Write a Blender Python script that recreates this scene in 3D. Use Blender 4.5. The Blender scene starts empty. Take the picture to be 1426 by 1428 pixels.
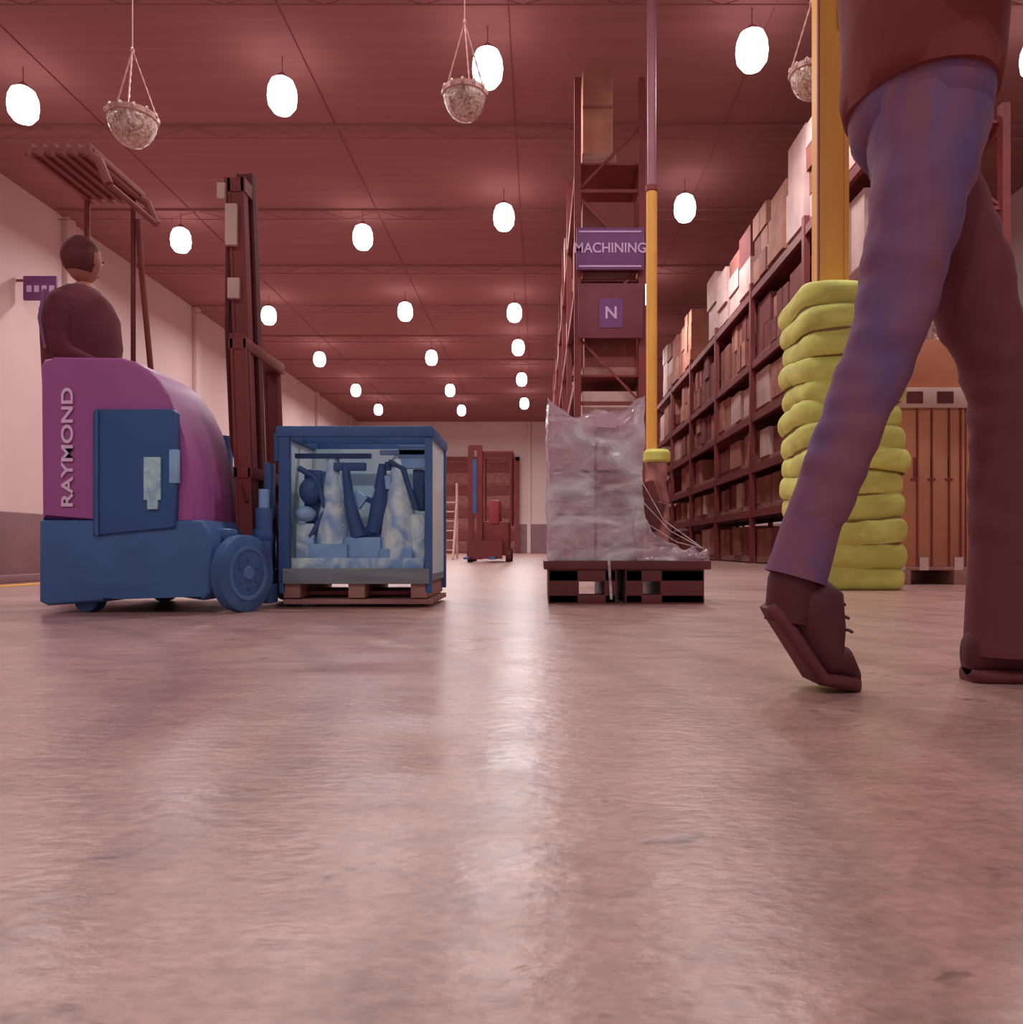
import bpy, bmesh, math, random
from mathutils import Vector, Matrix, noise, Euler
random.seed(7)
scene=bpy.context.scene
scene.view_settings.view_transform='Standard'

def lin(c):
    c=c/255.0
    return c/12.92 if c<=0.04045 else ((c+0.055)/1.055)**2.4
def L(rgb): return (lin(rgb[0]),lin(rgb[1]),lin(rgb[2]),1)
def LG(rgb,g):
    if not g: return L(rgb)
    return (min(.82,lin(rgb[0])*1.4),min(.82,lin(rgb[1])*1.55),min(.82,lin(rgb[2])*1.52),1)

MATS={}
def mat(name,c1,c2=None,rough=0.6,scale=(3,3,3),bump=0.0,metal=0.0,emit=None,lo=0.35,hi=0.65,detail=6,spec=0.3,dist=0.0,gain=True,alpha=None):
    if name in MATS: return MATS[name]
    m=bpy.data.materials.new(name); m.use_nodes=True
    nt=m.node_tree; N=nt.nodes; K=nt.links
    b=N['Principled BSDF']; b.inputs['Roughness'].default_value=rough
    b.inputs['Metallic'].default_value=metal
    b.inputs['Specular IOR Level'].default_value=spec
    if c2 is None: c2=tuple(min(255,x*0.9) for x in c1)
    tc=N.new('ShaderNodeTexCoord'); mp=N.new('ShaderNodeMapping'); mp.inputs['Scale'].default_value=scale
    nz=N.new('ShaderNodeTexNoise'); nz.inputs['Scale'].default_value=1.0; nz.inputs['Detail'].default_value=detail
    nz.inputs['Distortion'].default_value=dist
    cr=N.new('ShaderNodeValToRGB')
    cr.color_ramp.elements[0].position=lo; cr.color_ramp.elements[1].position=hi
    cr.color_ramp.elements[0].color=LG(c1,gain); cr.color_ramp.elements[1].color=LG(c2,gain)
    K.new(tc.outputs['Object'],mp.inputs[0]); K.new(mp.outputs[0],nz.inputs['Vector'])
    K.new(nz.outputs[0],cr.inputs[0]); K.new(cr.outputs[0],b.inputs['Base Color'])
    if bump>0:
        bp=N.new('ShaderNodeBump'); bp.inputs['Strength'].default_value=bump; bp.inputs['Distance'].default_value=0.02
        K.new(nz.outputs[0],bp.inputs['Height']); K.new(bp.outputs[0],b.inputs['Normal'])
    if alpha:
        mr=N.new('ShaderNodeMapRange'); K.new(nz.outputs[0],mr.inputs[0])
        mr.inputs[1].default_value=0.35; mr.inputs[2].default_value=0.65
        mr.inputs[3].default_value=alpha[0]; mr.inputs[4].default_value=alpha[1]
        K.new(mr.outputs[0],b.inputs['Alpha'])
    if emit:
        b.inputs['Emission Color'].default_value=L(emit[0]); b.inputs['Emission Strength'].default_value=emit[1]
    MATS[name]=m; return m

class B:
    def __init__(s,name): s.name=name; s.bm=bmesh.new(); s.mats=[]
    def mi(s,m):
        if m not in s.mats: s.mats.append(m)
        return s.mats.index(m)
    def _tag(s,faces,m,smooth=False):
        i=s.mi(m)
        for f in faces: f.material_index=i; f.smooth=smooth
    def box(s,a,b,m,bevel=0,rot=None,piv=None):
        a=Vector(a); b=Vector(b); c=(a+b)/2; d=b-a
        M=Matrix.Translation(c)@Matrix.Diagonal((abs(d.x),abs(d.y),abs(d.z),1))
        if rot is not None:
            p=Vector(piv) if piv is not None else c
            M=Matrix.Translation(p)@rot.to_matrix().to_4x4()@Matrix.Translation(-p)@M
        r=bmesh.ops.create_cube(s.bm,size=1,matrix=M)
        fs=set(f for v in r['verts'] for f in v.link_faces)
        s._tag(fs,m)
        if bevel>0:
            es=list(set(e for v in r['verts'] for e in v.link_edges))
            bmesh.ops.bevel(s.bm,geom=es,offset=bevel,segments=2,affect='EDGES',material=-1,profile=0.6)
    def ring(s,pts): return [s.bm.verts.new(p) for p in pts]
    def loft(s,secs,m,cap=True,smooth=True):
        R=[s.ring(p) for p in secs]; fs=[]
        n=len(R[0])
        for i in range(len(R)-1):
            for j in range(n):
                fs.append(s.bm.faces.new((R[i][j],R[i][(j+1)%n],R[i+1][(j+1)%n],R[i+1][j])))
        if cap:
            fs.append(s.bm.faces.new(list(reversed(R[0])))); fs.append(s.bm.faces.new(R[-1]))
        s._tag(fs,m,smooth); return fs
    def tube(s,pts,rad,m,seg=12,smooth=True):
        pts=[Vector(p) for p in pts]
        if not isinstance(rad,(list,tuple)): rad=[rad]*len(pts)
        secs=[]; prev=None
        for i,p in enumerate(pts):
            t=(pts[min(i+1,len(pts)-1)]-pts[max(i-1,0)]).normalized()
            if prev is None:
                u=t.orthogonal().normalized()
            else:
                u=(prev-t*prev.dot(t)).normalized()
            prev=u; v=t.cross(u)
            secs.append([p+(u*math.cos(k*2*math.pi/seg)+v*math.sin(k*2*math.pi/seg))*rad[i] for k in range(seg)])
        s.loft(secs,m,True,smooth)
    def cyl(s,a,b,r,m,seg=20,r2=None): s.tube([a,b],[r,r if r2 is None else r2],m,seg)
    def lathe(s,c,prof,m,seg=24,smooth=True):
        c=Vector(c)
        secs=[[c+Vector((r*math.cos(k*2*math.pi/seg),r*math.sin(k*2*math.pi/seg),z)) for k in range(seg)] for r,z in prof]
        s.loft(secs,m,True,smooth)
    def ell(s,c,r,m,seg=20,rot=None):
        M=Matrix.Translation(Vector(c))
        if rot is not None: M=M@rot.to_matrix().to_4x4()
        M=M@Matrix.Diagonal((r[0],r[1],r[2],1))
        q=bmesh.ops.create_uvsphere(s.bm,u_segments=seg,v_segments=max(8,seg*2//3),radius=1,matrix=M)
        s._tag(set(f for v in q['verts'] for f in v.link_faces),m,True)
    def prism(s,prof,y0,y1,m,bevel=0):
        r0=s.ring([(x,y0,z) for x,z in prof]); r1=s.ring([(x,y1,z) for x,z in prof]); n=len(prof); fs=[]
        for j in range(n): fs.append(s.bm.faces.new((r0[j],r0[(j+1)%n],r1[(j+1)%n],r1[j])))
        fs.append(s.bm.faces.new(list(reversed(r0)))); fs.append(s.bm.faces.new(r1))
        s._tag(fs,m)
        if bevel>0:
            es=[e for f in fs[-2:] for e in f.edges]
            bmesh.ops.bevel(s.bm,geom=es,offset=bevel,segments=3,affect='EDGES',material=-1,profile=0.5)
    def addmesh(s,me,fn,smooth=True):
        n0=len(s.bm.faces); s.bm.from_mesh(me); s.bm.faces.ensure_lookup_table()
        for f in s.bm.faces[n0:]:
            f.material_index=s.mi(fn(f.calc_center_median())); f.smooth=smooth
    def done(s,parent=None,angle=40):
        bmesh.ops.recalc_face_normals(s.bm,faces=s.bm.faces)
        me=bpy.data.meshes.new(s.name); s.bm.to_mesh(me); s.bm.free()
        for m in s.mats: me.materials.append(m)
        try:
            for p in me.polygons: p.use_smooth=True
            me.set_sharp_from_angle(angle=math.radians(angle))
        except Exception: pass
        o=bpy.data.objects.new(s.name,me); scene.collection.objects.link(o)
        if parent: o.parent=parent
        return o

def text(name,body,loc,size,m,parent,rz=0.0,sx=1.0):
    cu=bpy.data.curves.new(name,'FONT'); cu.body=body; cu.size=size; cu.align_x='CENTER'; cu.align_y='CENTER'; cu.extrude=0.002
    cu.offset=size*0.02
    cu.materials.append(m)
    o=bpy.data.objects.new(name,cu); scene.collection.objects.link(o)
    M=Matrix.Translation(Vector(loc))@Matrix.Rotation(math.pi/2,4,'X')@Matrix.Rotation(rz,4,'Z')@Matrix.Diagonal((sx,1,1,1))
    o.matrix_world=M; o.parent=parent
    return o

# ---------- materials ----------
m_ceil=mat('ceiling_deck',(164,114,114),(156,108,108),0.95,(0.3,6,1),spec=0.02,gain=False)
m_beam=mat('steel_joist',(162,112,112),(154,106,106),0.9,spec=0.05,gain=False)
m_wall=mat('wall_paint',(214,186,184),(204,174,172),0.8,(0.4,0.4,0.3),gain=False)
m_wallf=mat('far_wall_paint',(230,206,204),(220,194,192),0.8,(0.4,0.4,0.3),gain=False)
m_band=mat('wall_band',(156,120,126),(144,110,116),0.8,gain=False)
m_dark=mat('dark_steel',(118,50,52),(104,45,47),0.6)
m_guard=mat('guard_steel',(136,74,76),(124,66,68),0.7)
m_black=mat('black_rubber',(94,40,44),(80,35,39),0.7)
m_door=mat('dock_door',(140,85,85),(120,68,68),0.7,(6,6,6))
m_lamp=mat('lamp_refractor',(255,240,240),rough=0.4,emit=((255,236,232),5.0))
m_yel=mat('yellow_paint',(200,140,66),(186,126,58),0.5,(4,4,1))
m_pad=mat('pad_vinyl',(184,178,92),(162,150,76),0.6,(5,5,10),0.25)
m_padd=mat('pad_groove',(120,88,50),(100,74,44),0.7)
m_card=mat('cardboard',(164,108,92),(144,90,78),0.8,(3,3,3))
m_card2=mat('cardboard_red',(140,84,76),(122,70,64),0.8,(3,3,3))
m_card3=mat('carton_pale',(190,154,150),(174,136,134),0.7,(3,3,3))
m_card4=mat('cardboard_dark',(118,60,60),(104,52,52),0.8)
m_film=mat('stretch_film',(216,190,204),(176,140,156),0.2,(4,4,9),0.5,spec=1.0,dist=1.2,alpha=(0.85,0.3))
m_film2=mat('clear_film',(178,140,130),(132,84,78),0.25,(16,16,12),0.8,spec=0.7,dist=2)
m_plast=mat('black_pallet',(98,44,47),(84,39,41),0.5)
m_blue=mat('truck_blue',(62,88,134),(56,80,124),0.5,(5,5,5))
m_blued=mat('truck_panel_blue',(50,76,124),(46,70,116),0.5)
m_purp=mat('truck_purple',(146,76,130),(138,70,122),0.45,(2,2,2))
m_grey=mat('tyre_blue',(62,86,130),(52,74,114),0.7,(10,10,10))
m_hub=mat('hub_blue',(76,100,144),(66,90,134),0.6)
m_txt=mat('lettering',(205,170,200),(196,160,190),0.6)
m_lbl=mat('label_pale',(165,190,210),(130,155,180),0.6,(40,40,40))
m_lb1=mat('pale_blue_film',(186,202,224),(106,136,178),0.3,(12,12,9),0.5,dist=1.2,spec=0.6)
m_lb2=mat('mid_blue',(128,154,192),(100,130,174),0.5,(6,6,6))
m_lb3=mat('deep_blue',(50,74,118),(42,64,106),0.5)
m_wood=mat('pallet_wood',(120,120,124),(98,100,110),0.8,(3,3,30))
m_woodr=mat('pallet_wood_warm',(150,104,98),(130,86,82),0.8,(3,3,20))
m_sign=mat('sign_purple',(106,58,104),(98,54,98),0.5)
m_signw=mat('sign_letters',(186,150,186),(180,142,180),0.6)
m_signd=mat('sign_dark',(108,50,62),(98,45,57),0.6)
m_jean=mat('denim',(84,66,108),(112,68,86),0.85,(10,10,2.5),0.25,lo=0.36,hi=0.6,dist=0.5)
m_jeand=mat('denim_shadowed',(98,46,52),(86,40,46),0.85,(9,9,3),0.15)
m_jack=mat('black_jacket',(112,49,51),(104,45,47),0.9,(5,5,5),0.1)
m_skin=mat('skin',(160,100,90),(150,92,82),0.6)
m_hair=mat('hair',(90,40,42),(80,34,36),0.7,(20,20,20))
m_shoe=mat('shoe_leather',(78,32,36),(68,28,32),0.6)
m_red=mat('red_paint',(144,56,60),(132,50,54),0.5)
m_eye=mat('eye_white',(215,195,195)); m_iris=mat('iris',(50,30,30)); m_lip=mat('lips',(150,80,76))
m_mir=mat('dome_acrylic',(206,174,164),(140,88,80),0.2,(24,24,24),0.9,metal=0.1,spec=0.8,dist=1.5)  # whitish mottling paints the mirror's reflections into the base colour
m_chain=mat('chain_steel',(176,126,122),(160,110,106),0.4,metal=0.1)

def floor_mat():
    m=bpy.data.materials.new('polished_concrete'); m.use_nodes=True
    nt=m.node_tree; N=nt.nodes; K=nt.links; b=N['Principled BSDF']
    tc=N.new('ShaderNodeTexCoord')
    def nz(scale,sc,detail=6,dist=0):
        mp=N.new('ShaderNodeMapping'); mp.inputs['Scale'].default_value=scale; K.new(tc.outputs['Object'],mp.inputs[0])
        n=N.new('ShaderNodeTexNoise'); n.inputs['Scale'].default_value=sc; n.inputs['Detail'].default_value=detail; n.inputs['Distortion'].default_value=dist
        K.new(mp.outputs[0],n.inputs['Vector']); return n.outputs[0]
    def ramp(src,p0,c0,p1,c1):
        r=N.new('ShaderNodeValToRGB'); r.color_ramp.elements[0].position=p0; r.color_ramp.elements[1].position=p1
        r.color_ramp.elements[0].color=c0; r.color_ramp.elements[1].color=c1; K.new(src,r.inputs[0]); return r.outputs[0]
    def mul(a,bb,f):
        x=N.new('ShaderNodeMix'); x.data_type='RGBA'; x.blend_type='MULTIPLY'; x.inputs[0].default_value=f
        K.new(a,x.inputs[6]); K.new(bb,x.inputs[7]); return x.outputs[2]
    base=ramp(nz((1,1,1),1.3,8),0.3,L((184,146,140)),0.7,L((202,164,156)))
    g=lambda v:(v,v*0.98,v*0.98,1)
    s1=ramp(nz((4,16,1),1.6,8,0.6),0.3,g(0.8),0.62,g(1.0))
    s2=ramp(nz((70,110,1),1,4),0.35,g(0.78),0.62,g(1.0))
    s3=ramp(nz((14,22,1),1,3,1.0),0.26,g(0.45),0.33,g(1.0))
    s4=ramp(nz((7,7,1),1,6,3.0),0.42,g(0.88),0.5,g(1.0))
    c=mul(mul(mul(mul(base,s1,0.9),s2,1.0),s3,0.8),s4,0.8)
    mp=N.new('ShaderNodeMapping'); mp.inputs['Location'].default_value=(2.6,-0.9,0); K.new(tc.outputs['Object'],mp.inputs[0])
    w=N.new('ShaderNodeTexWave'); w.wave_type='RINGS'; w.rings_direction='Z'; w.inputs['Scale'].default_value=1.1; w.inputs['Distortion'].default_value=1.6; w.inputs['Detail'].default_value=3
    K.new(mp.outputs[0],w.inputs['Vector'])
    wr=ramp(w.outputs[0],0.02,g(0.84),0.25,g(1.0))
    c=mul(c,wr,0.8)
    K.new(c,b.inputs['Base Color'])
    rr=N.new('ShaderNodeMapRange'); K.new(nz((4,9,1),1,5),rr.inputs[0]); rr.inputs[3].default_value=0.2; rr.inputs[4].default_value=0.44
    K.new(rr.outputs[0],b.inputs['Roughness']); b.inputs['Specular IOR Level'].default_value=0.5
    bp=N.new('ShaderNodeBump'); bp.inputs['Strength'].default_value=0.15; bp.inputs['Distance'].default_value=0.008
    K.new(nz((40,60,1),1,4),bp.inputs['Height']); K.new(bp.outputs[0],b.inputs['Normal'])
    return m

# ---------- room ----------
b=B('floor'); b.box((-9.7,-8,-0.1),(9,42,0),floor_mat()); b.done()
b=B('ceiling'); b.box((-9.9,-8,7.0),(9.2,42.2,7.2),m_ceil); b.done()
b=B('roof_joists')
y=-6.0
while y<41:
    b.box((-9.6,y-0.04,6.96),(9,y+0.04,7.0),m_beam)
    x=-9.2
    while x<8.6:
        b.tube([(x,y,6.97),(x+0.6,y,6.80),(x+1.2,y,6.97)],0.008,m_beam,4); x+=1.2
    b.cyl((-9.6,y,6.80),(9,y,6.80),0.010,m_beam,6)
    y+=3.1
b.done()
b=B('wall_left'); b.box((-9.9,-8,0.9),(-9.7,42,7.0),m_wall); b.box((-9.9,-8,0),(-9.69,42,0.9),m_band)
for yy in range(4,42,6): b.box((-9.7,yy,0),(-9.58,yy+0.3,7.0),m_wall,0.02)
b.done()
b=B('wall_right'); b.box((9,-8,0),(9.2,42,7.0),m_wall); b.box((8.99,-8,0),(9.2,42,1.2),m_band); b.done()
b=B('wall_far'); b.box((-9.9,42,1.55),(9.2,42.2,7.0),m_wallf); b.box((-9.9,41.98,0),(9.2,42.2,1.55),m_band)
for xx in (-8,-5.9,-0.7,1.5): b.box((xx,41.9,0),(xx+0.2,42,7.0),m_wallf,0.02)
b.done()
b=B('door_1')
b.box((-5.3,41.75,0),(-1.3,41.97,4.9),m_door)
for k in range(8): b.box((-5.25,41.7,0.08+k*0.6),(-1.35,41.75,0.6+k*0.6),m_card4 if k%2 else m_door,0.01)
b.box((-5.5,41.7,0),(-5.3,41.98,5.1),m_dark); b.box((-1.3,41.7,0),(-1.1,41.98,5.1),m_dark); b.box((-5.5,41.7,4.9),(-1.1,41.98,5.1),m_dark)
b.done()
b=B('floor_marking_line'); b.box((-3.64,3,0),(-3.48,40,0.004),m_yel); b.done()
b=B('low_barrier_wall'); b.box((-4.1,4.3,0),(-3.85,8.5,0.52),m_band,0.02); b.box((-4.14,4.25,0),(-3.8,8.55,0.06),m_band,0.01); b.done()

# ---------- high bay lamps ----------
rows=[(-7.24,[6,11.05,15.9,21.05,25.9,31,35.3]),(-3.54,[5.9,10.83,15.75,20.7,25.7,31,35.5]),(-0.68,[5.2,10.2,14.8,20.8,24.4,29,33.8]),(2.64,[5,9.84,14.4,19.3,24.3,29.3,34.3]),(6.3,[5,10,20,30]),(-5.4,[-3]),(-1,[-3]),(3,[-3])]  # unseen lamps nearest to and behind the camera are added for extra light
for X,ys in rows:
    for Y in ys:
        b=B('high_bay_light')
        b.lathe((X,Y,6.45),[(0.05,-0.23),(0.12,-0.21),(0.185,-0.12),(0.2,0.0),(0.19,0.11),(0.15,0.21),(0.09,0.25)],m_lamp)
        b.lathe((X,Y,6.45),[(0.08,0.25),(0.08,0.27),(0.05,0.31),(0.02,0.33)],m_beam,16)
        b.cyl((X,Y,6.78),(X,Y,6.995),0.008,m_beam,8)
        o=b.done()
        ld=bpy.data.lights.new('lamp_output','AREA'); ld.shape='DISK'; ld.size=0.4; ld.energy=84 if Y<28 else 105; ld.color=(1,0.965,0.955)
        lo=bpy.data.objects.new('lamp_output',ld); scene.collection.objects.link(lo); lo.location=(X,Y,6.18); lo.parent=o
b=B('electrical_conduit')
for X in (-7.24,-3.54,-0.68,2.64): b.cyl((X+0.28,-7,6.99),(X+0.28,41.9,6.99),0.008,m_guard,6)
b.done()

# ---------- hanging domes ----------
def dome(X,Y,Z,r,apex):
    b=B('hanging_dome_mirror')
    prof=[(0.01,-r*1.25)]+[(r*math.sin(a),-r*1.25*math.cos(a)) for a in [0.25,0.5,0.75,1.0,1.25,1.5]]+[(r*0.98,0.01)]
    b.lathe((X,Y,Z),prof,m_mir,24)
    b.lathe((X,Y,Z),[(r*1.0,-0.015),(r*1.05,-0.01),(r*1.05,0.03),(r*1.0,0.035)],m_chain,24)
    for k in range(12):
        a=k*2*math.pi/12; b.ell((X+r*1.02*math.cos(a),Y+r*1.02*math.sin(a),Z+0.02),(0.016,0.016,0.026),m_mir,8)
    for k in range(3):
        a=(0.2,math.pi-0.2,1.6*math.pi)[k]
        p=Vector((X+r*math.cos(a),Y+r*math.sin(a),Z+0.02)); q=Vector((X,Y,apex))
        pts=[p.lerp(q,t/14) for t in range(15)]
        b.tube(pts,[0.004 if t%2 else 0.008 for t in range(15)],m_chain,6)
    b.ell((X,Y,apex),(0.015,0.015,0.025),m_chain,8)
    b.cyl((X,Y,apex),(X,Y,7.0),0.005,m_chain,6)
    b.done()
dome(-3.1,6.0,3.52,0.175,4.04)
dome(-0.575,6.0,3.70,0.16,4.25)
dome(2.06,6.0,3.86,0.155,4.4)

# ---------- racks ----------
def rack(name,x0,x1,y0,bays,bl,levels,top,goods,skip,tg):
    b=B(name); 
    for i in range(bays+1):
        y=y0+i*bl
        for x in (x0,x1):
            b.box((x-0.04,y-0.05,0),(x+0.04,y+0.05,top),m_dark); b.box((x-0.08,y-0.09,0),(x+0.08,y+0.09,0.012),m_dark)
        z=0.3; k=0
        while z+0.9<top:
            b.tube([(x0,y,z),(x1,y,z+0.8)] if k%2 else [(x1,y,z),(x0,y,z+0.8)],0.02,m_dark,4)
            b.box((x0,y-0.02,z-0.02),(x1,y+0.02,z+0.02),m_dark); z+=0.85; k+=1
    for lv in levels:
        if lv<0.2: continue
        for x in (x0,x1): b.box((x-0.03,y0,lv-0.12),(x+0.03,y0+bays*bl,lv),m_dark)
        b.box((x0,y0,lv-0.03),(x1,y0+bays*bl,lv-0.005),m_dark)
    b.done()
    g=B(goods)
    for li,lv in enumerate(levels):
        nxt=levels[li+1]-0.12 if li+1<len(levels) else None
        for i in range(bays):
            if skip and nxt is None and i==0: continue
            n=3
            for k in range(n):
                w=bl/n; ya=y0+i*bl+k*w+0.07; yb=ya+w-0.12
                g.box((x0+0.06,ya,lv),(x1-0.06,yb,lv+0.1),m_woodr)
                zb=lv+0.1
                H=(nxt-zb-0.06) if nxt else random.uniform(*tg)
                H*=random.uniform(0.72,1.0) if nxt else 1
                if random.random()<0.06: continue
                rowsn=max(1,int(H/random.choice((0.3,0.4,0.55))))
                cols=random.choice((1,2,2,3)) if nxt else random.choice((1,2))
                top_l=nxt is None
                base=random.choice((m_card3,m_card3,m_card3,m_card)) if top_l else random.choice((m_card,m_card2,m_card2,m_card4,m_card4,m_card3))
                for r in range(rowsn):
                    for c in range(cols):
                        mm=base if random.random()<0.8 else random.choice((m_card,m_card2,m_card4))
                        ww=(yb-ya)/cols
                        xl=x0+0.03+random.uniform(0,0.06)
                        g.box((xl-(0.05 if top_l else 0),ya+c*ww+0.008,zb+r*H/rowsn+0.004),(x1-0.05,ya+(c+1)*ww-0.008,zb+(r+1)*H/rowsn),mm)
    g.done()
rack('pallet_rack',3.6,4.7,8.0,6,2.7,[0.02,0.9,1.65,2.5,3.4,4.6],4.75,'racked_cartons',False,(1.0,1.4))
rack('pallet_rack',0.45,1.22,9.5,9,2.7,[0.02,1.2,2.35,3.5,4.9],5.9,'racked_cartons',True,(0.6,1.0))
b=B('cardboard_carton')
b.box((0.52,9.6,5.05),(0.88,10.2,6.08),m_card,0.01); b.box((0.518,9.594,5.6),(0.882,9.60,5.64),m_card2)
b.box((0.51,9.58,4.91),(0.92,10.2,5.05),m_woodr,0.005); b.done()
e=B('aisle_sign'); e.box((0.43,9.36,3.56),(1.23,9.40,4.06),m_sign,0.008)
for z in (3.59,4.0): e.box((0.46,9.352,z),(1.2,9.36,z+0.02),m_signw)
for x in (0.55,1.1): e.box((x,9.40,3.7),(x+0.04,9.46,3.9),m_dark)
so=e.done(); text('sign_lettering','MACHINING',(0.83,9.35,3.81),0.165,m_signw,so,0,0.92)
e=B('aisle_letter_sign'); e.box((0.45,9.36,2.75),(1.22,9.40,3.4),m_signd,0.008); e.box((0.7,9.352,2.87),(0.98,9.36,3.22),m_sign)
for x in (0.55,1.1): e.box((x,9.40,3.0),(x+0.04,9.46,3.2),m_dark)
so=e.done(); text('sign_lettering','N',(0.84,9.348,3.04),0.2,m_signw,so)
e=B('wall_sign'); e.box((-9.57,14.6,4.85),(-8.95,14.65,5.3),m_sign,0.01); e.box((-9.7,14.61,5.2),(-9.56,14.64,5.24),m_dark)
for k in range(4): e.box((-9.5+k*0.14,14.592,5.0),(-9.41+k*0.14,14.6,5.12),m_signw)
e.done()

# ---------- columns ----------
b=B('yellow_column')
b.box((1.745,4.93,0),(1.775,5.07,7.0),m_yel); b.box((1.775,4.985,0),(1.90,5.015,7.0),m_yel); b.box((1.90,4.93,0),(1.93,5.07,7.0),m_yel)
b.box((1.775,4.94,0),(1.90,4.97,7.0),m_yel); b.box((1.735,4.925,0),(1.745,4.95,7.0),m_guard)
b.box((1.86,4.90,3.5),(1.925,4.93,7.0),m_pad,0.004)
b.done()
def pad(name,cx,cy,z1,hx,hy,n,mt,mg,wob=0.02):
    b=B(name); seg=48; rh=z1/n; secs=[]
    for i in range(n):
        ox=random.uniform(-wob,wob); oy=random.uniform(-wob,wob); sc=random.uniform(0.975,1.025)
        for t in (0.0,0.12,0.3,0.5,0.7,0.88,0.999):
            bul=1-0.075*abs(2*t-1)**3
            pts=[]
            for k in range(seg):
                a=k*2*math.pi/seg; c,s_=math.cos(a),math.sin(a)
                q=(abs(c)**6+abs(s_)**6)**(-1/6)
                q=q*bul*sc+0.03*noise.noise(Vector((c*2.5,s_*2.5,(i+t)*1.3)))
                sag=0.016*math.sin(a*2+i)+0.012*noise.noise(Vector((c*3,s_*3,i*5)))
                pts.append((cx+ox+c*q*hx,cy+oy+s_*q*hy,max(0.002,(i+t)*rh+sag*min(1,i+t))))
            secs.append(pts)
    b.loft(secs,mt)
    i2=b.mi(mg)
    b.bm.faces.ensure_lookup_table()
    for i in range(n-1):
        r=(i*7+6)
        for f in b.bm.faces[r*seg:(r+1)*seg]: f.material_index=i2
    return b.done(angle=75)
pad('column_guard_padding',1.905,5.02,1.85,0.32,0.31,13,m_pad,m_padd)
b=B('sprinkler_riser_pipe')
b.cyl((1.13,8,0),(1.13,8,3.88),0.055,m_yel); b.cyl((1.13,8,3.88),(1.13,8,7.0),0.045,mat('pipe_grey',(140,88,100),(130,80,92),0.5))
b.lathe((1.13,8,3.86),[(0.055,0),(0.065,0.01),(0.065,0.06),(0.05,0.07)],m_dark,16)
b.lathe((1.18,8,1.12),[(0.12,0),(0.14,0.02),(0.14,0.10),(0.11,0.13)],m_pad,20)
b.lathe((1.18,8,0),[(0.13,0),(0.13,0.3),(0.11,0.4),(0.13,0.7),(0.1,0.9),(0.12,1.12)],mat('guard_wrap',(150,96,92),(90,42,44),0.6,(8,8,5)),20)
b.done()

# ---------- wrapped goods ----------
def blob(b,x0,x1,y0,y1,z0,topf,m,nx=34,ny=18,nz=40,amp=0.015,taper=0.0,fr=7,hf=12):
    def P(u,v,w):
        zt=topf(u,v); z=z0+(zt-z0)*w
        sc=1-taper*w
        x=(x0+x1)/2+(u-0.5)*(x1-x0)*sc; y=(y0+y1)/2+(v-0.5)*(y1-y0)*sc
        d=Vector(((u-0.5)*2,(v-0.5)*2,0)); 
        nn=noise.noise(Vector((x*fr,y*fr,z*fr)))+0.5*noise.noise(Vector((x*fr*3,y*fr*3,z*fr*3)))+0.7*noise.noise(Vector((x*3,y*3,(z+x*0.9)*hf)))
        k=amp*nn
        ed=min(w*6,1)
        return Vector((x+d.x*k*ed*(abs(d.x)>0.9),y+d.y*k*ed*(abs(d.y)>0.9),z+(k if w>0.95 else 0)))
    loop=[(i/nx,0) for i in range(nx)]+[(1,j/ny) for j in range(ny)]+[(1-i/nx,1) for i in range(nx)]+[(0,1-j/ny) for j in range(ny)]
    secs=[[P(u,v,k/nz) for u,v in loop] for k in range(nz+1)]
    fs=b.loft(secs,m,cap=False)
    top=[[b.bm.verts.new(P(i/nx,j/ny,1)) for i in range(nx+1)] for j in range(ny+1)]
    ff=[b.bm.faces.new((top[j][i],top[j][i+1],top[j+1][i+1],top[j+1][i])) for j in range(ny) for i in range(nx)]
    b._tag(ff,m,True)
    vs=set(v for r in top for v in r)|set(v for f in fs for v in f.verts)
    bmesh.ops.remove_doubles(b.bm,verts=list(vs),dist=0.0005)

b=B('stretch_wrapped_pallet_load')
x0,x1,y0,y1=0.016,0.775,3.57,4.25
b.box((x0,y0,0.155),(x1,y1,0.195),m_plast,0.006)
for (a,c) in ((x0+0.02,x0+0.16),(x0+0.275,x0+0.33),(x0+0.37,x0+0.45),(x0+0.53,x1-0.03)):
    b.box((a,y0+0.01,0.0),(c,y1-0.01,0.155),m_plast,0.006)
for (a,c) in ((x0+0.02,x0+0.33),(x0+0.37,x1-0.03)):
    b.box((a,y0+0.01,0.0),(c,y0+0.10,0.04),m_plast,0.004); b.box((a,y0+0.01,0.10),(c,y0+0.10,0.155),m_plast,0.004)
def tf(u,v): return 0.88+0.06*abs(2*u-1)**4-0.03*math.exp(-((u-0.3)/0.12)**2)+0.02*noise.noise(Vector((u*6,v*6,1)))
m_lav=mat('lavender_carton',(188,152,170),(174,136,154),0.7)
for k,(za,zb) in enumerate(((0.20,0.40),(0.41,0.6),(0.61,0.82))):
    b.box((0.06,3.625,za),(0.25,4.06,zb),m_lav,0.01); b.box((0.26,3.625,za),(0.445,4.06,zb),m_lav if k!=1 else m_card2,0.01)
    b.box((0.10,3.618,za+0.05),(0.2,3.625,za+0.12),m_card4 if k==1 else m_card3)
    b.box((0.29,3.618,za+0.06),(0.40,3.625,za+0.10),m_signd)
blob(b,0.035,0.47,3.60,4.1,0.195,tf,m_film,amp=0.013,hf=9)
def tf2(u,v): return 0.235+0.2*max(0,1-u*1.5)**2+0.03*noise.noise(Vector((u*7,v*5,3)))
blob(b,0.44,0.765,3.59,4.15,0.195,tf2,m_film,amp=0.03,nz=8)
b.box((0.42,3.63,0.34),(0.57,4.0,0.48),m_plast,0.02,rot=Euler((0,0.25,0)))
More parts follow.
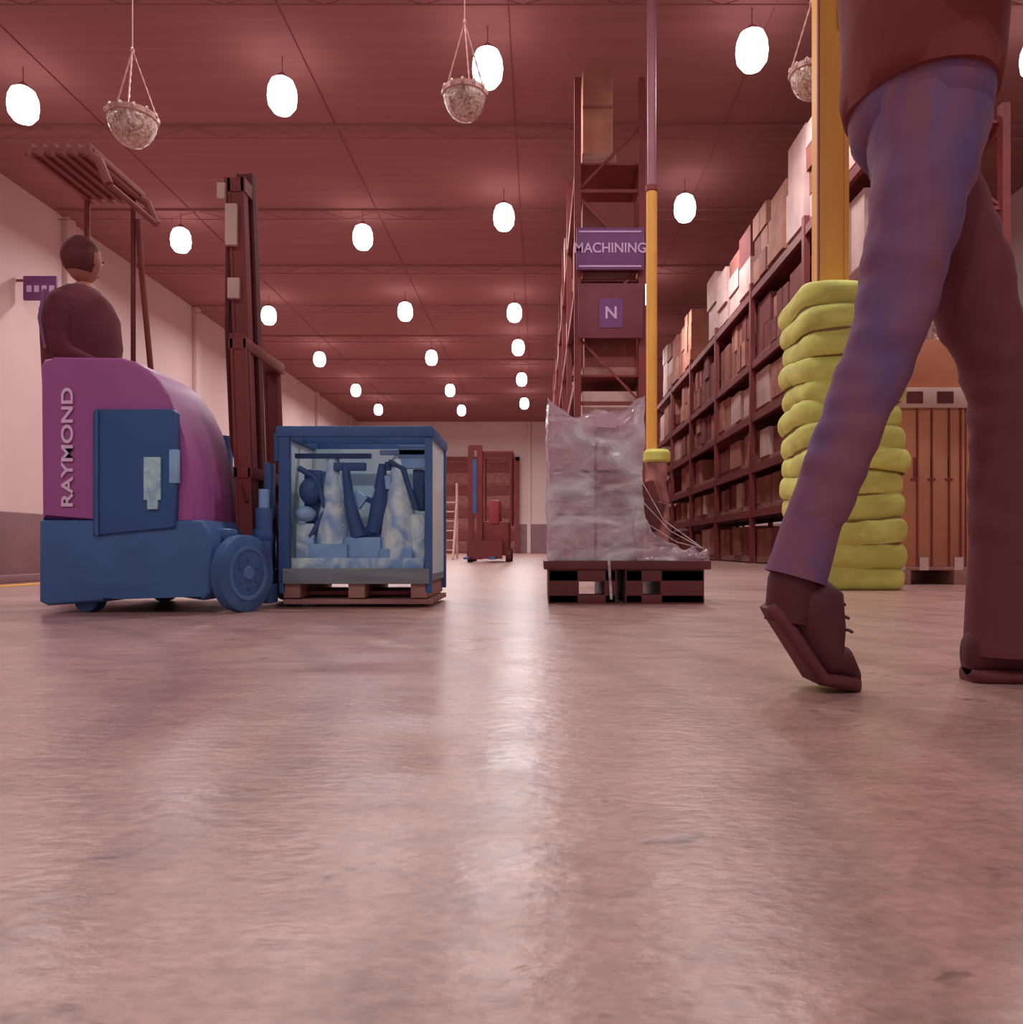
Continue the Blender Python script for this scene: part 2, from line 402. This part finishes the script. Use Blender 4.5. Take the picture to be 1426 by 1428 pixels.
b.box((0.43,3.66,0.44),(0.55,3.95,0.56),m_card4,0.02,rot=Euler((0,-0.3,0)))
# stretched film sail between the stack and the deck
secs=[]
for i in range(13):
    t=i/12; xx=0.46+0.28*t; zt=0.60-0.36*t**0.55; zb=0.30-0.09*t
    secs.append([(xx,3.585+0.012*math.sin(i*1.7),zt),(xx,3.59+0.01*math.sin(i*2.3),(zt+zb)/2),(xx,3.588,max(0.2,zt-0.05-0.10*t)),(xx,3.592,max(0.2,zt-0.05-0.10*t)),(xx,3.594+0.01*math.sin(i*2.3),(zt+zb)/2),(xx,3.589+0.012*math.sin(i*1.7),zt)])
for k in range(3):
    b.tube([(0.46,3.59,0.56-k*0.09),(0.56+0.03*k,3.582,0.38-k*0.05),(0.74,3.585,0.25)],0.002,m_film,5)
b.box((0.25,3.58,0.80),(0.35,3.592,0.86),m_lav,rot=Euler((0,0.05,0)))
b.box((0.31,3.566,0.02),(0.322,3.57,0.2),m_film,rot=Euler((0,-0.06,0)))
b.done()

b=B('wrapped_carton_pallet')
X0,X1,Y0,Y1=2.44,3.4,5.45,6.2
for x in (X0,X0+0.42,X1-0.12): b.box((x,Y0,0.0),(x+0.12,Y1,0.10),m_woodr,0.004)
for k in range(6): b.box((X0,Y0+k*0.125,0.10),(X1,Y0+k*0.125+0.1,0.125),m_woodr,0.003)
m_c=mat('carton_orange',(176,112,88),(160,98,78),0.8,(2,2,2))
b.box((X0+0.03,Y0+0.01,0.125),(X0+0.5,Y1-0.03,1.22),m_c,0.01); b.box((X0+0.51,Y0+0.01,0.125),(X1-0.02,Y1-0.03,1.22),m_c,0.01)
for x in (2.60,2.70,2.82,2.9,3.1): b.box((x,Y0-0.002,0.13),(x+0.012,Y0+0.01,1.22),m_dark)
for x in (2.56,2.68,2.80): 
    b.box((x,Y0-0.004,0.72),(x+0.05,Y0+0.01,0.735),m_dark); b.box((x+0.02,Y0-0.004,0.74),(x+0.032,Y0+0.01,0.88),m_dark)
for x in (2.46,2.62,2.86): b.box((x,Y0-0.006,0.1),(x+0.06,Y0,0.19),m_card3)
b.box((X0,Y0-0.02,1.22),(X1,Y1,1.36),m_card3,0.008)
for x in (2.52,2.73,2.95): b.box((x,Y0-0.03,1.25),(x+0.11,Y0-0.019,1.33),m_black)
b.box((X0+0.06,Y0+0.02,1.36),(X0+0.48,Y1-0.04,1.70),m_c,0.01); b.box((X0+0.5,Y0+0.02,1.36),(X1-0.03,Y1-0.04,1.70),m_c,0.01)
blob(b,X0+0.1,X0+0.78,Y0+0.05,Y1-0.05,1.70,lambda u,v:2.45+0.1*noise.noise(Vector((u*5,v*5,9)))-0.2*abs(2*u-1),m_film2,amp=0.07,taper=0.45,fr=6)
b.done()

# ---------- main forklift ----------
fk=B('stand_up_forklift')
prof=[(-1.93,0.36),(-1.935,0.96),(-1.92,0.985),(-1.88,0.99),(-1.63,0.992),(-1.57,0.975),(-1.52,0.945),(-1.475,0.90),(-1.436,0.84),(-1.40,0.76),(-1.375,0.68),(-1.355,0.58),(-1.34,0.47),(-1.325,0.32),(-1.40,0.30),(-1.41,0.36)]
fk.prism(prof,3.05,3.47,m_purp,0.02)
ch=[(-1.93,0.36),(-1.93,0.045),(-1.90,0.03),(-1.68,0.045),(-1.60,0.07),(-1.45,0.075),(-1.30,0.05),(-1.265,0.08),(-1.26,0.30),(-1.30,0.36)]
fk.prism(ch,3.035,3.88,m_blue,0.015)
fk.box((-1.93,3.80,0.36),(-1.50,3.87,0.80),m_blue,0.02)
fk.box((-1.46,3.47,0.36),(-1.42,3.87,0.6),m_blued,0.01)
fk.box((-2.26,3.57,0.10),(-1.93,3.87,0.14),m_blued,0.01)
fk.box((-2.27,3.84,0.08),(-1.93,3.87,0.9),m_blue,0.01)
fk.prism([(-1.715,0.30),(-1.715,0.775),(-1.70,0.785),(-1.41,0.785),(-1.395,0.77),(-1.39,0.62),(-1.40,0.33)],3.022,3.06,m_blued,0.006)
fk.box((-1.42,3.016,0.5),(-1.385,3.04,0.63),m_lb2,0.006)
fk.box((-1.515,3.012,0.435),(-1.45,3.023,0.60),m_lbl,0.004)
fk.box((-1.50,3.008,0.40),(-1.46,3.023,0.44),m_lbl,0.004)
fk.box((-1.70,3.015,0.30),(-1.69,3.03,0.78),m_blue); 
fk.cyl((-1.785,3.10,0.045),(-1.785,3.17,0.045),0.045,m_grey,20); fk.box((-1.82,3.08,0.05),(-1.75,3.19,0.10),m_blue)
fk.cyl((-1.785,3.72,0.045),(-1.785,3.79,0.045),0.045,m_grey,20)
def wheel(c,r,w,ang):
    c=Vector(c); ax=Vector((math.sin(ang),-math.cos(ang),0))
    prof=[(-w,0.62*r),(-w,0.9*r),(-w*0.8,r),(w*0.8,r),(w,0.9*r),(w,0.62*r)]
    u=Vector((0,0,1)); v=ax.cross(u)
    secs=[[c+ax*a+(u*math.cos(k*2*math.pi/32)+v*math.sin(k*2*math.pi/32))*rr for k in range(32)] for a,rr in prof]
    fk.loft(secs,m_grey)
    secs=[[c+ax*a+(u*math.cos(k*2*math.pi/32)+v*math.sin(k*2*math.pi/32))*rr for k in range(32)] for a,rr in [(w*0.9,0.72*r),(w*1.15,0.7*r),(w*1.15,0.62*r),(w*0.9,0.58*r),(w*0.95,0.2*r),(w*1.2,0.15*r),(w*1.2,0.01)]]
    fk.loft(secs,m_hub)
    for k in range(6):
        a=k*math.pi/3; p=c+ax*(w*0.95)+(u*math.cos(a)+v*math.sin(a))*0.36*r
        fk.tube([p,p+ax*0.006],0.008,m_blue,8)
wheel((-1.175,3.12,0.152),0.152,0.028,1.22)
wheel((-1.20,3.80,0.152),0.152,0.028,1.22)
fk.box((-1.34,3.12,0.28),(-1.22,3.2,0.33),m_blue,0.02)
def rail(x,y,z0,z1,m,t=0.035,lean=0.0):
    R=Euler((0,lean,0)); pv=(x,y,z0)
    fk.box((x-t,y-0.015,z0),(x+t,y+0.015,z1),m,0,R,pv); fk.box((x-t,y-0.02,z0),(x-t+0.012,y+0.03,z1),m,0,R,pv); fk.box((x+t-0.012,y-0.02,z0),(x+t,y+0.03,z1),m,0,R,pv)
ln=-0.035
rail(-1.25,3.38,0.06,1.17,m_dark,0.035,ln); rail(-1.27,3.84,0.06,1.17,m_dark,0.035,ln)
rail(-1.26,3.44,0.08,1.86,m_dark,0.035,ln); rail(-1.26,3.53,0.3,1.92,m_black,0.035,ln)
fk.box((-1.37,3.42,1.80),(-1.28,3.56,1.86),m_dark); fk.box((-1.33,3.36,1.10),(-1.25,3.86,1.15),m_dark,0.005); fk.box((-1.31,3.36,0.55),(-1.23,3.86,0.60),m_dark,0.005)
fk.cyl((-1.27,3.50,0.1),(-1.31,3.50,1.5),0.025,m_black); fk.cyl((-1.31,3.50,1.5),(-1.32,3.50,1.8),0.014,m_chain)
fk.box((-1.36,3.40,1.56),(-1.31,3.43,1.74),m_card3,0.005); fk.box((-1.395,3.40,1.76),(-1.36,3.43,1.83),m_card3,0.005); fk.box((-1.35,3.40,1.33),(-1.30,3.43,1.42),m_card3,0.005)  # pale boxes stand in for bright reflections on the mast, not real parts
for k in range(3): fk.tube([(-1.36,3.44+0.03*k,1.84),(-1.36,3.42+0.03*k,1.2),(-1.33,3.40+0.02*k,0.7),(-1.25,3.36,0.45)],0.008,m_black,6)
fk.box((-1.19,3.40,0.10),(-1.15,3.84,0.16),m_blue,0.004); fk.box((-1.19,3.40,0.38),(-1.15,3.84,0.44),m_blue,0.004)
fk.box((-1.19,3.40,0.1),(-1.16,3.46,0.62),m_lb3,0.004); fk.box((-1.19,3.78,0.1),(-1.16,3.84,0.55),m_lb3,0.004)
fk.cyl((-1.165,3.33,0.09),(-1.165,3.33,0.42),0.035,m_blue); fk.cyl((-1.165,3.33,0.42),(-1.165,3.33,0.50),0.022,m_lb2)
fk.ell((-1.17,3.33,0.30),(0.045,0.04,0.05),m_blued,14); fk.box((-1.17,3.30,0.02),(-1.12,3.38,0.10),m_blue,0.01)
for y in (3.44,3.70):
    fk.box((-1.15,y,0.05),(-1.125,y+0.09,0.45),m_dark,0.003); fk.box((-1.15,y,0.048),(-0.50,y+0.09,0.066),m_dark,0.003)
fk.box((-2.22,3.42,1.96),(-1.93,3.86,1.99),m_guard,0.01)
for k in range(6): fk.box((-2.21+k*0.05,3.40,1.945),(-2.19+k*0.05,3.88,2.0),m_guard)
for y in (3.42,3.84):
    fk.tube([(-2.23,y,1.97),(-1.97,y,1.97),(-1.91,y,1.93),(-1.87,y,1.83)],0.02,m_guard,8)
fk.tube([(-1.98,3.84,1.96),(-1.98,3.84,0.88)],0.012,m_dark,8)
fk.tube([(-1.96,3.84,1.85),(-1.93,3.84,1.5),(-1.86,3.84,0.75)],0.014,m_dark,8)
fk.tube([(-1.87,3.42,1.83),(-1.87,3.84,1.83)],0.014,m_guard,8)
fk.tube([(-2.21,3.85,1.97),(-2.22,3.85,0.5)],0.014,m_dark,8)
fk.box((-1.80,3.52,0.82),(-1.6,3.78,0.93),m_blued,0.02); fk.cyl((-1.82,3.62,0.9),(-1.86,3.62,0.96),0.012,m_black,8)
fo=fk.done()
text('side_lettering','RAYMOND',(-1.822,3.044,0.64),0.062,m_txt,fo,math.pi/2,1.5)

# ---------- crate load ----------
c=B('crated_machinery')
xa,xb,ya,yb=-1.11,-0.46,3.35,3.87
z0=0.07
for k in range(3): 
    xx=(xa+0.02,(xa+xb)/2-0.03,xb-0.09)[k]
    c.box((xx,ya,0.04),(xx+0.07,yb,z0+0.04),m_woodr,0.003)
for k in range(5): c.box((xa+0.02,ya+k*0.107,z0-0.055),(xb,ya+k*0.107+0.08,z0-0.035),m_woodr)
c.box((xa+0.02,ya-0.015,0.10),(xb-0.01,ya+0.02,0.165),m_wood,0.004)
c.box((xa+0.02,ya+0.02,0.11),(xb-0.01,yb,0.14),m_wood)
for x in (xa,xb-0.03):
    for y in (ya,yb-0.03): c.box((x,y,0.06),(x+0.03,y+0.03,0.76),m_blue,0.004)
c.box((xa-0.01,ya-0.01,0.725),(xb+0.005,ya+0.03,0.77),m_blue,0.006); c.box((xa-0.01,yb-0.03,0.725),(xb+0.005,yb,0.77),m_blue,0.006)
c.box((xa-0.01,ya,0.725),(xa+0.03,yb,0.77),m_blue,0.006); c.box((xb-0.035,ya,0.725),(xb+0.005,yb,0.77),m_blue,0.006)
c.box((xa,(ya+yb)/2-0.015,0.73),(xb,(ya+yb)/2+0.015,0.765),m_blue,0.004)
c.box((xa+0.0,ya-0.005,0.11),(xa+0.045,ya+0.03,0.75),m_blued,0.004)
c.box((xa-0.02,ya-0.005,0.62),(xa+0.0,ya+0.04,0.74),m_lb3,0.004)
m_back=mat('crate_liner',(200,214,232),(164,186,214),0.5,(5,5,5))
c.box((xa+0.01,yb-0.06,0.14),(xb-0.03,yb-0.05,0.73),m_back)
c.box((xb-0.02,ya+0.03,0.14),(xb-0.01,yb,0.73),m_back)
c.box((xa+0.005,ya+0.03,0.14),(xa+0.012,yb-0.06,0.73),m_back)
for x,rt,rb in [(-0.91,0.035,0.075),(-0.62,0.04,0.085)]:
    c.lathe((x,3.47,0.14),[(rb,0),(rb,0.12),(rb*0.85,0.25),(rt,0.42),(rt*0.8,0.50),(rt*0.5,0.52)],m_lb1,16)
c.box((-1.06,3.42,0.14),(-0.98,3.6,0.36),m_lb1,0.01)
c.box((-1.04,3.46,0.36),(-0.96,3.62,0.60),m_lb3,0.02)
c.ell((-1.0,3.44,0.50),(0.05,0.05,0.06),m_lb3,14); c.ell((-1.02,3.43,0.40),(0.045,0.05,0.035),m_lb2,14)
c.box((-0.85,3.41,0.14),(-0.69,3.6,0.30),m_lb2,0.012)
c.box((-0.99,3.39,0.14),(-0.83,3.41,0.27),m_lb2,0.006); c.box((-0.69,3.39,0.14),(-0.55,3.41,0.25),m_lb2,0.006)
c.box((-1.07,3.44,0.645),(-0.74,3.47,0.665),m_lb3); c.box((-0.70,3.44,0.66),(-0.49,3.47,0.68),m_lb2)
c.box((-0.62,3.44,0.6),(-0.50,3.47,0.7),m_lb2,0.005); c.box((-0.90,3.43,0.59),(-0.76,3.46,0.625),m_lb3,0.005)
c.tube([(-0.85,3.44,0.62),(-0.83,3.44,0.45),(-0.79,3.44,0.30)],[0.015,0.025,0.035],m_lb3,12)
c.tube([(-0.69,3.45,0.62),(-0.70,3.45,0.45),(-0.73,3.45,0.32)],[0.015,0.04,0.03],m_lb3,12)
c.ell((-0.76,3.5,0.32),(0.07,0.06,0.035),m_lb3,14)
c.box((-0.56,3.46,0.42),(-0.51,3.6,0.60),m_lb3,0.01); c.box((-0.56,3.42,0.14),(-0.50,3.6,0.40),m_lb1,0.01)
c.tube([(-0.66,3.44,0.63),(-0.60,3.44,0.60),(-0.54,3.44,0.42)],0.012,m_lb3,8)
c.tube([(-1.05,3.43,0.6),(-0.98,3.43,0.56),(-0.93,3.43,0.42),(-1.0,3.43,0.30)],0.013,m_lb3,8)
c.box((-1.07,3.385,0.145),(-0.50,3.39,0.21),m_lb1,0.002)
for k in range(24):
    x=random.uniform(-1.04,-0.52); z=random.uniform(0.2,0.62)
    yy=3.42+random.uniform(0,0.05); w_=random.uniform(0.01,0.035); h_=random.uniform(0.008,0.03)
    c.box((x-w_,yy,z-h_),(x+w_,yy+0.03,z+h_),random.choice((m_lb1,m_lb2,m_lb1,m_lb3)),0.004,rot=Euler((0,random.uniform(-1,1),0)))
c.done()

# ---------- distant forklift ----------
d=B('reach_truck'); X=-1.0; Y=14.6
for x in (X-0.28,X-0.12): d.box((x-0.05,Y-0.06,0.05),(x+0.05,Y+0.06,2.15),m_dark)
d.box((X-0.24,Y-0.08,0.9),(X-0.17,Y-0.02,1.9),m_blue); d.box((X-0.3,Y-0.05,2.08),(X-0.1,Y+0.05,2.16),m_dark); d.box((X-0.3,Y-0.05,1.1),(X-0.1,Y+0.05,1.18),m_dark)
d.box((X-0.08,Y,0.12),(X+0.42,Y+1.1,0.75),m_dark,0.03); d.box((X+0.05,Y-0.03,0.7),(X+0.25,Y+0.9,1.15),m_red,0.05)
d.box((X-0.1,Y,2.0),(X+0.5,Y+1.0,2.06),m_dark,0.01)
for x in (X-0.08,X+0.46):
    for y in (Y+0.02,Y+0.95): d.cyl((x,y,0.7),(x,y,2.03),0.025,m_dark,8)
for x in (X-0.35,X+0.36):
    for y in (Y+0.1,Y+0.9): d.cyl((x,y,0.13),(x+0.1,y,0.13),0.13,m_black,16)
d.box((X-0.35,Y-0.75,0.06),(X-0.27,Y,0.1),m_blue); d.box((X+0.1,Y-0.75,0.06),(X+0.2,Y,0.1),m_blue); d.box((X-0.35,Y-0.08,0.06),(X+0.3,Y,0.4),m_dark)
d.done()
d=B('rolling_ladder'); X=-2.6; Y=19
for x in (X,X+0.5): d.tube([(x,Y,0.0),(x,Y+0.9,1.5),(x,Y+0.9,1.9)],0.03,m_card3,8); d.tube([(x,Y+0.95,0),(x,Y+0.95,1.5)],0.03,m_card3,8)
for k in range(6): d.box((X,Y+0.1+k*0.14,0.2+k*0.24),(X+0.5,Y+0.3+k*0.14,0.23+k*0.24),m_card3)
d.done()

# ---------- people ----------
def skinmesh(joints,edges,root,sub=2,wr=0.0):
    names=list(joints.keys()); me=bpy.data.meshes.new('t')
    me.from_pydata([joints[n][0] for n in names],[(names.index(a),names.index(c)) for a,c in edges],[])
    o=bpy.data.objects.new('t',me); scene.collection.objects.link(o)
    md=o.modifiers.new('s','SKIN'); md.use_smooth_shade=True
    sv=me.skin_vertices[0].data
    for i,n in enumerate(names):
        r=joints[n][1]; sv[i].radius=(r,r) if not isinstance(r,tuple) else r
        sv[i].use_root=(n==root)
    ss=o.modifiers.new('u','SUBSURF'); ss.levels=sub; ss.render_levels=sub
    dg=bpy.context.evaluated_depsgraph_get(); dg.update()
    out=bpy.data.meshes.new_from_object(o.evaluated_get(dg)); bpy.data.objects.remove(o)
    if wr>0:
        nn=[v.normal.copy() for v in out.vertices]
        for v,n in zip(out.vertices,nn):
            p=v.co
            k=noise.noise(Vector((p.x*9+p.z*6,p.y*9,p.z*22)))+0.5*noise.noise(Vector((p.x*25,p.y*25,p.z*40-p.x*20)))
            v.co=p+n*k*wr
    return out
def head(b,c,f,h=0.235,tilt=0):
    c=Vector(c); f=Vector((f[0],f[1],0)).normalized(); s=Vector((-f.y,f.x,0)); u=Vector((0,0,1))
    qq=bmesh.ops.create_uvsphere(b.bm,u_segments=28,v_segments=20,radius=1)
    ih=b.mi(m_hair); isk=b.mi(m_skin)
    faces=set(ff for v in qq['verts'] for ff in v.link_faces)
    for ff in faces:
        p=ff.calc_center_median()
        ff.smooth=True
        ff.material_index=ih if (p.z>0.45 or (p.x<-0.05 and p.z>-0.55) or (p.x<0.25 and p.z>0.1)) else isk
    for v in qq['verts']:
        x,y,z=v.co
        k=1-0.28*max(0,-z)**1.3
        hair=1.06 if (z>0.45 or (x<-0.05 and z>-0.5)) else 1.0
        fx=x*0.43*h*hair*(1-0.1*max(0,-z)); sy=y*0.34*h*k*hair; uz=z*0.5*h*(1.03 if z>0.4 else 1)
        if x>0.5 and z<-0.5: fx+=0.03*h
        v.co=c+f*fx+s*sy+u*uz
    def W(a,bb,cc): return c+f*a*h+s*bb*h+u*cc*h
    b.ell(W(0.45,0,-0.07),(0.014,0.014,0.02),m_skin,10); b.ell(W(0.42,0,0.0),(0.012,0.010,0.03),m_skin,10)
    for sg in (-1,1):
        b.ell(W(0.375,0.13*sg,0.02),(0.013,0.013,0.009),m_eye,10); b.ell(W(0.42,0.13*sg,0.02),(0.004,0.005,0.005),m_iris,8)
        b.ell(W(0.41,0.14*sg,0.085),(0.008,0.018,0.004),m_hair,8)
        b.ell(W(-0.02,0.345*sg,0.0),(0.017,0.008,0.03),m_skin,10)
    b.ell(W(0.40,0,-0.22),(0.010,0.025,0.006),m_lip,10)
def hand(b,w,f,s,curl=0.6):
    w=Vector(w); f=Vector(f).normalized(); s=Vector(s).normalized(); n=f.cross(s)
    b.tube([w,w+f*0.03,w+f*0.07,w+f*0.095],[0.026,0.034,0.038,0.030],m_skin,12)
    for i,(ln,o) in enumerate(((0.075,-0.03),(0.085,-0.01),(0.08,0.01),(0.062,0.03))):
        p=w+f*0.085+s*o; d=f.copy(); pts=[p-f*0.02]; 
        for k in range(3):
            d=(d+n*curl*0.7).normalized(); p=p+d*ln*(0.42,0.32,0.26)[k]; pts.append(p.copy())
        b.tube(pts,[0.010,0.0095,0.0085,0.006],m_skin,8)
    p=w+f*0.03-s*0.03
    b.tube([p,p+(-s*0.6+f*0.6+n*0.3).normalized()*0.035,p+(-s*0.3+f+n*0.6).normalized()*0.065],[0.014,0.011,0.008],m_skin,8)
def shoe(b,heel,ball,toe,m1,m2,w=0.045,hk=1.0,th=1.0):
    heel,ball,toe=Vector(heel),Vector(ball),Vector(toe)
    path=[heel,heel.lerp(ball,0.12),heel.lerp(ball,0.35),heel.lerp(ball,0.7),ball,ball.lerp(toe,0.45),ball.lerp(toe,0.8),toe]
    hs=[0.075,0.105,0.115,0.085,0.066*th,0.060*th,0.052*th,0.026*th]; ws=[0.5,0.75,0.82,0.92,1.08,1.05,0.85,0.5]
    ups=[]
    for i,p in enumerate(path):
        t=(path[min(i+1,7)]-path[max(0,i-1)]).normalized(); up=t.cross(Vector((0,1,0)))
        if up.dot(Vector((0.3,0,1)))<0: up=-up
        if i>=5: up=Vector((0,0,1))
        ups.append(up)
    for kind in (0,1):
        secs=[]
        for i,p in enumerate(path):
            up=ups[i]; H=hs[i]*hk; ww=ws[i]*w*(1.08 if kind else 1)
            pts=[]
            for k in range(20):
                a=k*2*math.pi/20; cs,sn=math.cos(a),math.sin(a)
                if kind==0: zz=0.012+(H)*(0.5+0.5*sn)
                else: zz=0.012+0.012*(1 if sn>0 else -1)*min(1,abs(sn)*2)
                pts.append(p+Vector((0,1,0))*(cs*ww)+up*zz)
            secs.append(pts)
        b.loft(secs,m2 if kind else m1)
    for t in (0.45,0.6,0.75):
        q=heel.lerp(ball,t); tt=(ball-heel).normalized(); up=tt.cross(Vector((0,1,0)))
        if up.dot(Vector((0.3,0,1)))<0: up=-up
        q=q+up*(0.014+hk*(0.105-0.05*(t-0.35)))
        b.tube([q+Vector((0,-0.02,0)),q+up*0.003,q+Vector((0,0.02,0))],0.003,m2,6)

p=B('walking_person')
Rleg=[(0.69,1.39,0.98),(0.655,1.385,0.82),(0.605,1.375,0.62),(0.53,1.385,0.43),(0.468,1.40,0.25)]
Lleg=[(0.745,1.535,0.99),(0.81,1.52,0.80),(0.885,1.50,0.56),(0.88,1.495,0.36),(0.875,1.49,0.12)]
J={'pelvis':((0.70,1.46,1.06),0.115),'hipR':(Rleg[0],0.096),'thR':(Rleg[1],0.086),'kneeR':(Rleg[2],0.066),'calfR':(Rleg[3],0.060),'ankR':(Rleg[4],0.050),
 'hipL':(Lleg[0],0.10),'thL':(Lleg[1],0.088),'kneeL':(Lleg[2],0.070),'calfL':(Lleg[3],0.066),'ankL':(Lleg[4],0.062),
 'waist':((0.70,1.46,1.22),0.12),'chest':((0.71,1.46,1.42),0.125),'neckb':((0.72,1.46,1.56),0.07),'neck':((0.74,1.46,1.64),0.055),
 'shR':((0.71,1.29,1.50),0.065),'elR':((0.66,1.235,1.22),0.045),'wrR':((0.90,1.26,1.25),0.03),
 'shL':((0.71,1.63,1.50),0.065),'elL':((0.69,1.67,1.26),0.045),'wrL':((0.90,1.60,1.47),0.03)}
E=[('pelvis','hipR'),('hipR','thR'),('thR','kneeR'),('kneeR','calfR'),('calfR','ankR'),('pelvis','hipL'),('hipL','thL'),('thL','kneeL'),('kneeL','calfL'),('calfL','ankL'),('pelvis','waist'),('waist','chest'),('chest','neckb'),('neckb','neck'),('chest','shR'),('shR','elR'),('elR','wrR'),('chest','shL'),('shL','elL'),('elL','wrL')]
me=skinmesh(J,E,'pelvis',3,0.007)
def pd(c,pl):
    best=9
    for a,bb in zip(pl[:-1],pl[1:]):
        a=Vector(a); bb=Vector(bb); t=max(0,min(1,(c-a).dot(bb-a)/(bb-a).length_squared)); best=min(best,(c-(a+(bb-a)*t)).length)
    return best
def pm(cn):
    if cn.z>1.60 and abs(cn.y-1.46)<0.1: return m_skin
    if cn.z>1.10: return m_jack
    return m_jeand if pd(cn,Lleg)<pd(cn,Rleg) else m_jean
p.addmesh(me,pm)
p.tube([(0.505,1.392,0.365),(0.48,1.398,0.29),(0.46,1.40,0.22),(0.452,1.40,0.198),(0.455,1.40,0.203)],[0.048,0.050,0.053,0.054,0.042],m_jean,20)
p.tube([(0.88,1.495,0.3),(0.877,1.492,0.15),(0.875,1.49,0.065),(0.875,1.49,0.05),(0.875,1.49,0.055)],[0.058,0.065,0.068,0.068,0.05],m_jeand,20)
N32=[k*2*math.pi/32 for k in range(32)]
secs=[[(0.70+hx*math.cos(a),1.46+hy*math.sin(a),z) for a in N32] for z,hx,hy in ((0.985,0.09,0.12),(1.02,0.112,0.145),(1.06,0.118,0.15),(1.12,0.115,0.15))]
p.loft(secs,m_jean)
secs=[]
for z,hx,hy,cx in ((1.065,0.124,0.16,0.70),(1.10,0.130,0.166,0.70),(1.22,0.132,0.175,0.705),(1.35,0.145,0.20,0.71),(1.46,0.14,0.205,0.712),(1.53,0.11,0.16,0.715),(1.58,0.075,0.09,0.725),(1.61,0.068,0.07,0.735)):
    secs.append([(cx+hx*math.cos(a)+0.004*math.sin(5*a+z*20),1.46+hy*math.sin(a),z) for a in N32])
p.loft(secs,m_jack)
head(p,(0.775,1.46,1.765),(1,0))
hand(p,(0.90,1.26,1.25),(1,0.15,0.1),(0,0,1)); hand(p,(0.90,1.60,1.47),(1,-0.15,0.4),(0,0,1))
p.tube([(0.468,1.40,0.25),(0.448,1.40,0.19),(0.440,1.40,0.12)],[0.038,0.044,0.042],m_shoe,16)
shoe(p,(0.395,1.40,0.145),(0.480,1.40,0.015),(0.560,1.40,0.0),m_shoe,m_black,0.048,1.05,1.1)
shoe(p,(0.805,1.49,0.0),(0.99,1.49,0.0),(1.095,1.49,0.0),m_shoe,m_black,0.05)
p.done(angle=80)

p=B('forklift_operator')
X=-2.11;Y=3.65
J={'pelvis':((X,Y,0.93),0.115),'hipR':((X,Y-0.08,0.88),0.08),'kneeR':((X+0.01,Y-0.09,0.52),0.058),'ankR':((X-0.01,Y-0.09,0.21),0.04),
 'hipL':((X,Y+0.08,0.88),0.08),'kneeL':((X+0.02,Y+0.07,0.52),0.058),'ankL':((X,Y+0.07,0.21),0.04),
 'waist':((X-0.01,Y,1.07),0.11),'chest':((X-0.015,Y,1.26),0.12),'neckb':((X,Y,1.42),0.07),'neck':((X+0.0,Y,1.49),0.05),
 'shR':((X-0.01,Y-0.16,1.36),0.065),'elR':((X+0.0,Y-0.19,1.12),0.05),'wrR':((X+0.18,Y-0.12,1.04),0.032),
 'shL':((X-0.02,Y+0.16,1.36),0.065),'elL':((X-0.0,Y+0.17,1.10),0.05),'wrL':((X+0.2,Y+0.1,1.04),0.032)}
me=skinmesh(J,[('pelvis','hipR'),('hipR','kneeR'),('kneeR','ankR'),('pelvis','hipL'),('hipL','kneeL'),('kneeL','ankL'),('pelvis','waist'),('waist','chest'),('chest','neckb'),('neckb','neck'),('chest','shR'),('shR','elR'),('elR','wrR'),('chest','shL'),('shL','elL'),('elL','wrL')],'pelvis',3,0.005)
m_op=mat('operator_jacket',(94,40,50),(84,36,45),0.9)
p.addmesh(me,lambda c:m_skin if c.z>1.455 else (m_op if c.z>0.92 else m_jeand))
secs=[]
for z,hx,hy in ((0.90,0.14,0.18),(1.05,0.145,0.18),(1.2,0.155,0.2),(1.32,0.15,0.2),(1.40,0.115,0.16),(1.45,0.065,0.08)):
    secs.append([(X-0.01+hx*math.cos(a)+0.005*math.sin(4*a+z*25),Y+hy*math.sin(a),z) for a in [k*2*math.pi/28 for k in range(28)]])
p.loft(secs,m_op)
head(p,(X-0.01,Y,1.585),(0.2,0.98),0.215)
p.tube([(X-0.05,Y-0.21,1.38),(X-0.06,Y-0.23,1.25),(X-0.04,Y-0.22,1.12)],[0.008]*3,mat('harness',(120,78,110)),6)
hand(p,(X+0.18,Y-0.12,1.04),(1,0.1,-0.1),(0,0,1)); hand(p,(X+0.2,Y+0.1,1.04),(1,-0.1,-0.1),(0,0,1))
shoe(p,(X-0.07,Y-0.09,0.14),(X+0.08,Y-0.09,0.14),(X+0.16,Y-0.09,0.14),m_shoe,m_black,0.045)
shoe(p,(X-0.06,Y+0.07,0.14),(X+0.09,Y+0.07,0.14),(X+0.165,Y+0.07,0.14),m_shoe,m_black,0.045)
p.done(angle=80)

# ---------- world, camera ----------
w=bpy.data.worlds.new('World'); scene.world=w; w.use_nodes=True
bg=w.node_tree.nodes['Background']; bg.inputs[0].default_value=(0.95,0.86,0.85,1); bg.inputs[1].default_value=0.5
cd=bpy.data.cameras.new('Camera'); cam=bpy.data.objects.new('Camera',cd); scene.collection.objects.link(cam)
cd.sensor_fit='HORIZONTAL'; cd.sensor_width=36; cd.lens=36*1100/1426
cam.location=(0,0,0.25); cam.rotation_euler=(math.pi/2,0,0)
cd.shift_x=(713-753)/1426; cd.shift_y=(765-714)/1426
cd.clip_end=200; cd.clip_start=0.02
scene.camera=cam
